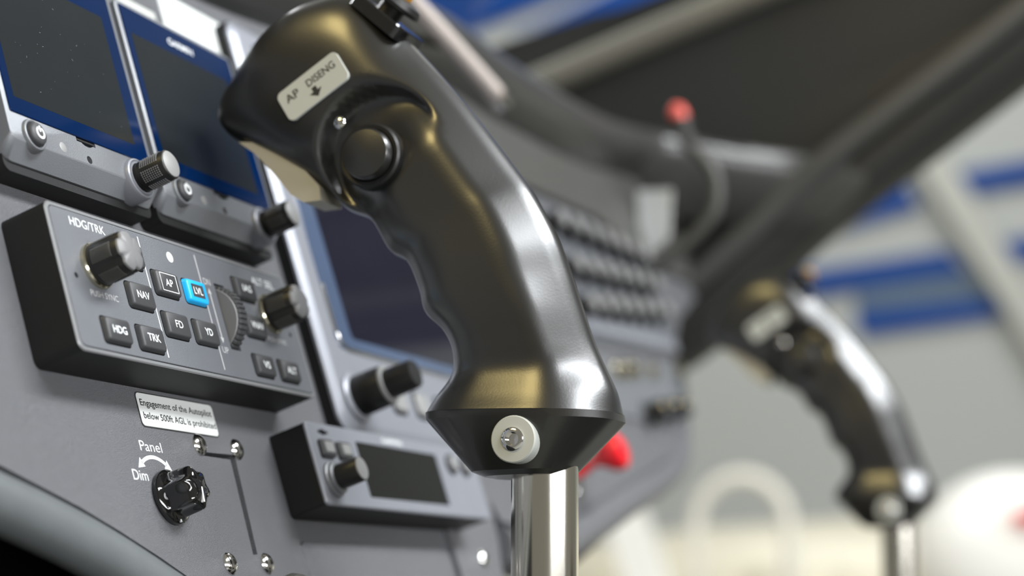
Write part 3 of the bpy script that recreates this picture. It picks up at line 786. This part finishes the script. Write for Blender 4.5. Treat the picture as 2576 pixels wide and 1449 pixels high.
gn = Thing('gooseneck_lamp', 'slim gooseneck map lamp with a red tip', 'lamp', (800, 172, 0))
path = catmull([(800, 172, -1), (800, 177.5, 21), (800, 186.2, 46.5), (800, 199.4, 67), (800, 225.4, 75), (800, 256, 64), (800, 272, 64)], 6)
gn.part('flexible_neck', MB().tube(path, 4.8, 16), SEAL)
gn.part('lamp_head', MB().tube([(800, 250, 65), (800, 262, 63.5), (800, 274, 64.5)], [5.5, 6.4, 6.6], 20), DARKTRIM)
gn.part('lamp_lens', MB().lathe([(6.4, -1), (6.4, 5), (5.2, 9), (2.6, 11.4), (.3, 12)], (0, 0), 28).xform(lambda p: Vector((800 + p.x, 274 + p.z, 64.8 - p.y))), REDTIP, label='red lamp lens')
gn.part('mounting_collar', MB().lathe([(9, -.5), (9, 4), (6, 6), (3, 6)], (800, 172.5), 28), KNOB)

cdv = [(192.5, -1), (195, 0), (197.4, 21.4), (231, 36.5), (234, 35), (241.5, 12.5), (239, 9), (215, 4)]
ct_ = Thing('check_card', 'small white card standing off the dark panel beside the gooseneck lamp', 'card', (820, 215, 0))
pts = [(190, -1), (197.4, 22.5), (231.5, 36.8), (241.5, 12.0), (215, 4)]
if sum(pts[i][0] * pts[(i + 1) % 5][1] - pts[(i + 1) % 5][0] * pts[i][1] for i in range(5)) < 0: pts = pts[::-1]
ct_.part('card', yz_mb(pts, 818, 821, .3), PLACARD)
ct_.part('clip', MB().rbox(815, 824, 188, 196, -1, 4, 1), BLACK)

bp_ = Thing('breaker_panel', 'grey breaker panel with three rows of pale-tipped round buttons', 'switch panel', (690, 140, 0))
bp_.part('plate', MB().prism([(545, 86), (800, 106), (818, 176), (700, 192), (545, 180)], -.5, 3.0, .8), FACE)
for row, (y0, sl) in enumerate(((168, .055), (138, .10), (112, .13))):
    for i in range(7):
        x = 578 + i * 31 + row * 3
        if x > 790: continue
        y = y0 + sl * (x - 600)
        b_ = bp_.part('breaker', MB().lathe([(9.5, 2.5), (9.5, 5), (8, 6), (6.4, 6), (6.4, 14), (5.6, 15), (.4, 15.2)], (x, y), 24), KNOB)
        bp_.part('breaker_tip', MB().lathe([(6.0, 14.6), (5.8, 16.6), (.4, 17)], (x, y), 24), CAPLIGHT, b_)
bp_.part('bottom_rail', MB().rbox(560, 800, 94, 103, 2.5, 6, 2, .6).xform(lambda p: Vector((p.x, p.y + (p.x - 560) * .06, p.z))), SILVER)

jb = Thing('jack_row', 'row of brass jacks and two black knobs below the breaker panel', 'jacks', (690, 70, 0))
jb.part('plate', MB().prism([(560, 40), (735, 46), (804, 88), (802, 102), (600, 78)], -.5, 2.0, .5), BEZEL)
for c in ((628, 74), (650, 77), (672, 80), (715, 84), (791, 94)):
    jb.part('jack', MB().lathe([(7, 1.5), (7, 5), (5.2, 6.2), (3, 6.2), (2.6, 3), (.3, 3)], c, 28), BRASS)
for c in ((668, 48), (700, 52), (735, 56)):
    k = jb.part('knob', MB().lathe([(9, 1.5), (8.8, 3), (7, 4), (6.8, 14), (6, 15.4), (.4, 15.6)], c, 32), KNOB)
    jb.part('knob_cap', MB().lathe([(5.4, 15), (5.2, 16.2), (.4, 16.6)], c, 28), CHROME, k)

rl = Thing('red_lever', 'red-knobbed push lever emerging beside the near stick collar', 'lever', (489, -6, 0))
rl.part('shaft', MB().tube([(481, -6.5, -1), (481.6, -3.5, 10), (482, -.5, 22)], 3.0, 16), RED)
rl.part('knob', MB().lathe([(3.2, 14), (4.6, 17), (9.6, 24), (10.8, 28), (9.6, 31.5), (6, 33.5), (.4, 34)], (482, -1.5), 36), RED, label='red round lever knob')
rl.part('collar', MB().lathe([(8, -1), (8, 3), (4, 4), (3, 4)], (481, -6.5), 28), CHROME)

# ================================================================== windshield pillar, seal and pane
pr_ = Thing('door_pillar', 'broad dark trimmed door pillar slanting across the upper right', 'pillar', (970, 200, 100))
def L3(*pts): return [Vector(p) for p in pts]
lines = [
    L3((967, 474, -170), (965, 465, -90), (965, 454, -11), (965, 444, 54), (966, 432, 340), (968, 475, 620)),
    L3((978, 445, -180), (975, 436, -80), (975, 430, 8), (975, 425, 90), (976, 415, 340), (980, 465, 620)),
    L3((964, 416, -180), (962, 411, -71), (960, 408, 28), (960, 405, 116), (962, 400, 340), (965, 450, 620)),
    L3((966, 402, -180), (964, 394, -62), (962, 388, 36), (962, 387, 135), (964, 385, 340), (968, 435, 620)),
    L3((990, 310, -180), (988, 300, -70), (986, 308, 15), (986, 315, 127), (986, 325, 340), (988, 420, 620)),
    L3((992, 200, -180), (990, 196, -70), (988, 218, 30), (988, 260, 121), (988, 319, 340), (990, 410, 620)),
    L3((975, 192, -180), (973, 186, -50), (971, 208, 42), (971, 246, 127), (970, 304, 340), (972, 396, 620)),
    L3((950, 172, -180), (948, 171, -26), (946, 200, 57), (946, 226, 135), (945, 284, 340), (947, 376, 620)),
    L3((955, 150, -180), (953, 152, -32), (951, 188, 77), (951, 212, 150), (951, 272, 345), (953, 362, 625)),
    L3((985, 140, -180), (975, 135, -41), (972, 188, 91), (972, 207, 155), (972, 262, 345), (974, 350, 625)),
    L3((1030, 150, -180), (1030, 142, -41), (1030, 194, 92), (1030, 214, 155), (1030, 268, 345), (1032, 356, 625)),
    L3((1040, 492, -180), (1035, 481, -100), (1035, 469, -19), (1035, 459, 48), (1035, 440, 340), (1037, 480, 620)),
]
dl = [catmull(l, 5) for l in lines]
def dense_ring(k):
    return [tuple(l[k]) for l in dl]
rings = [dense_ring(k) for k in range(len(dl[0]))]
pr_.part('trim_panel', MB().loft(rings), DARKTRIM, angle=70)
seal = [Vector((942, (a.y + b.y) / 2 + 4, (a.z + b.z) / 2)) for a, b in zip(dl[7], dl[6])]
pip = [Vector((953, p.y, p.z)) for p in dl[2]]
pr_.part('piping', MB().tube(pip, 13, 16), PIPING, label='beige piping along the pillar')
pr_.part('door_seal', MB().tube(seal, 10.5, 16), SEAL, label='rounded rubber door seal')
ws_ = Thing('windshield', 'clear windshield pane above the glareshield', 'windshield', (500, 400, -200))
mb = MB(); rings = []
for i in range(9):
    t_ = i / 8
    yy, zz = 340 + 300 * t_, -400 + 600 * t_
    bulge = 40 * math.sin(math.pi * t_)
    row = []
    for j in range(13):
        x = -220 + 1230 * j / 12
        cb = 60 * math.sin(math.pi * j / 12)
        row.append((x, yy + bulge + cb, zz - cb))
    rings.append(row)
ids = [mb.ring(r) for r in rings]; ids2 = [mb.ring([(p[0], p[1] - 4, p[2]) for p in r]) for r in rings]
for i in range(8):
    for j in range(12):
        mb.f.append((ids[i][j], ids[i][j + 1], ids[i + 1][j + 1], ids[i + 1][j]))
ws_.part('pane', mb, PANE, angle=80)

# footwell liner behind the lower left edge of the panel
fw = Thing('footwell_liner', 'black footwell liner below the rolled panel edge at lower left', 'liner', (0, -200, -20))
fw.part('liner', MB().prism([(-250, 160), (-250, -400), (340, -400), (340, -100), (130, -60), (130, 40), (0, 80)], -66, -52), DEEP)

# unseen right door header, added to darken the screen reflections, and two added seats
dh = Thing('added_door_header', 'added unseen dark door header above the open right door', 'added door frame', (1.02, -0.8, 1.75), world=True)
dh.part('added_header', wbox(0.99, 1.07, -1.7, -0.38, 1.50, 1.98), DARKTRIM)
def seat(x, label):  # unseen dark seats, added to darken reflections in the stick tube
    t = Thing('added_seat', label, 'seat', (x, -0.85, 0.70), group='added seats', world=True)
    def rb(x0, x1, y0, y1, z0, z1, r):
        mb = MB().rbox(x0, x1, z0, z1, 0, y1 - y0, r, .02)
        return mb.xform(lambda p: Vector((p.x, y1 - p.z, p.y)))
    t.part('added_cushion', rb(x - .23, x + .23, -1.0, -.52, .70, .84, .05), DARKTRIM)
    t.part('added_backrest', rb(x - .23, x + .23, -1.12, -.98, .80, 1.10, .08), DARKTRIM)
seat(0.13, 'added unseen dark left seat behind the near stick'); seat(0.79, 'added unseen dark right seat behind the far stick')
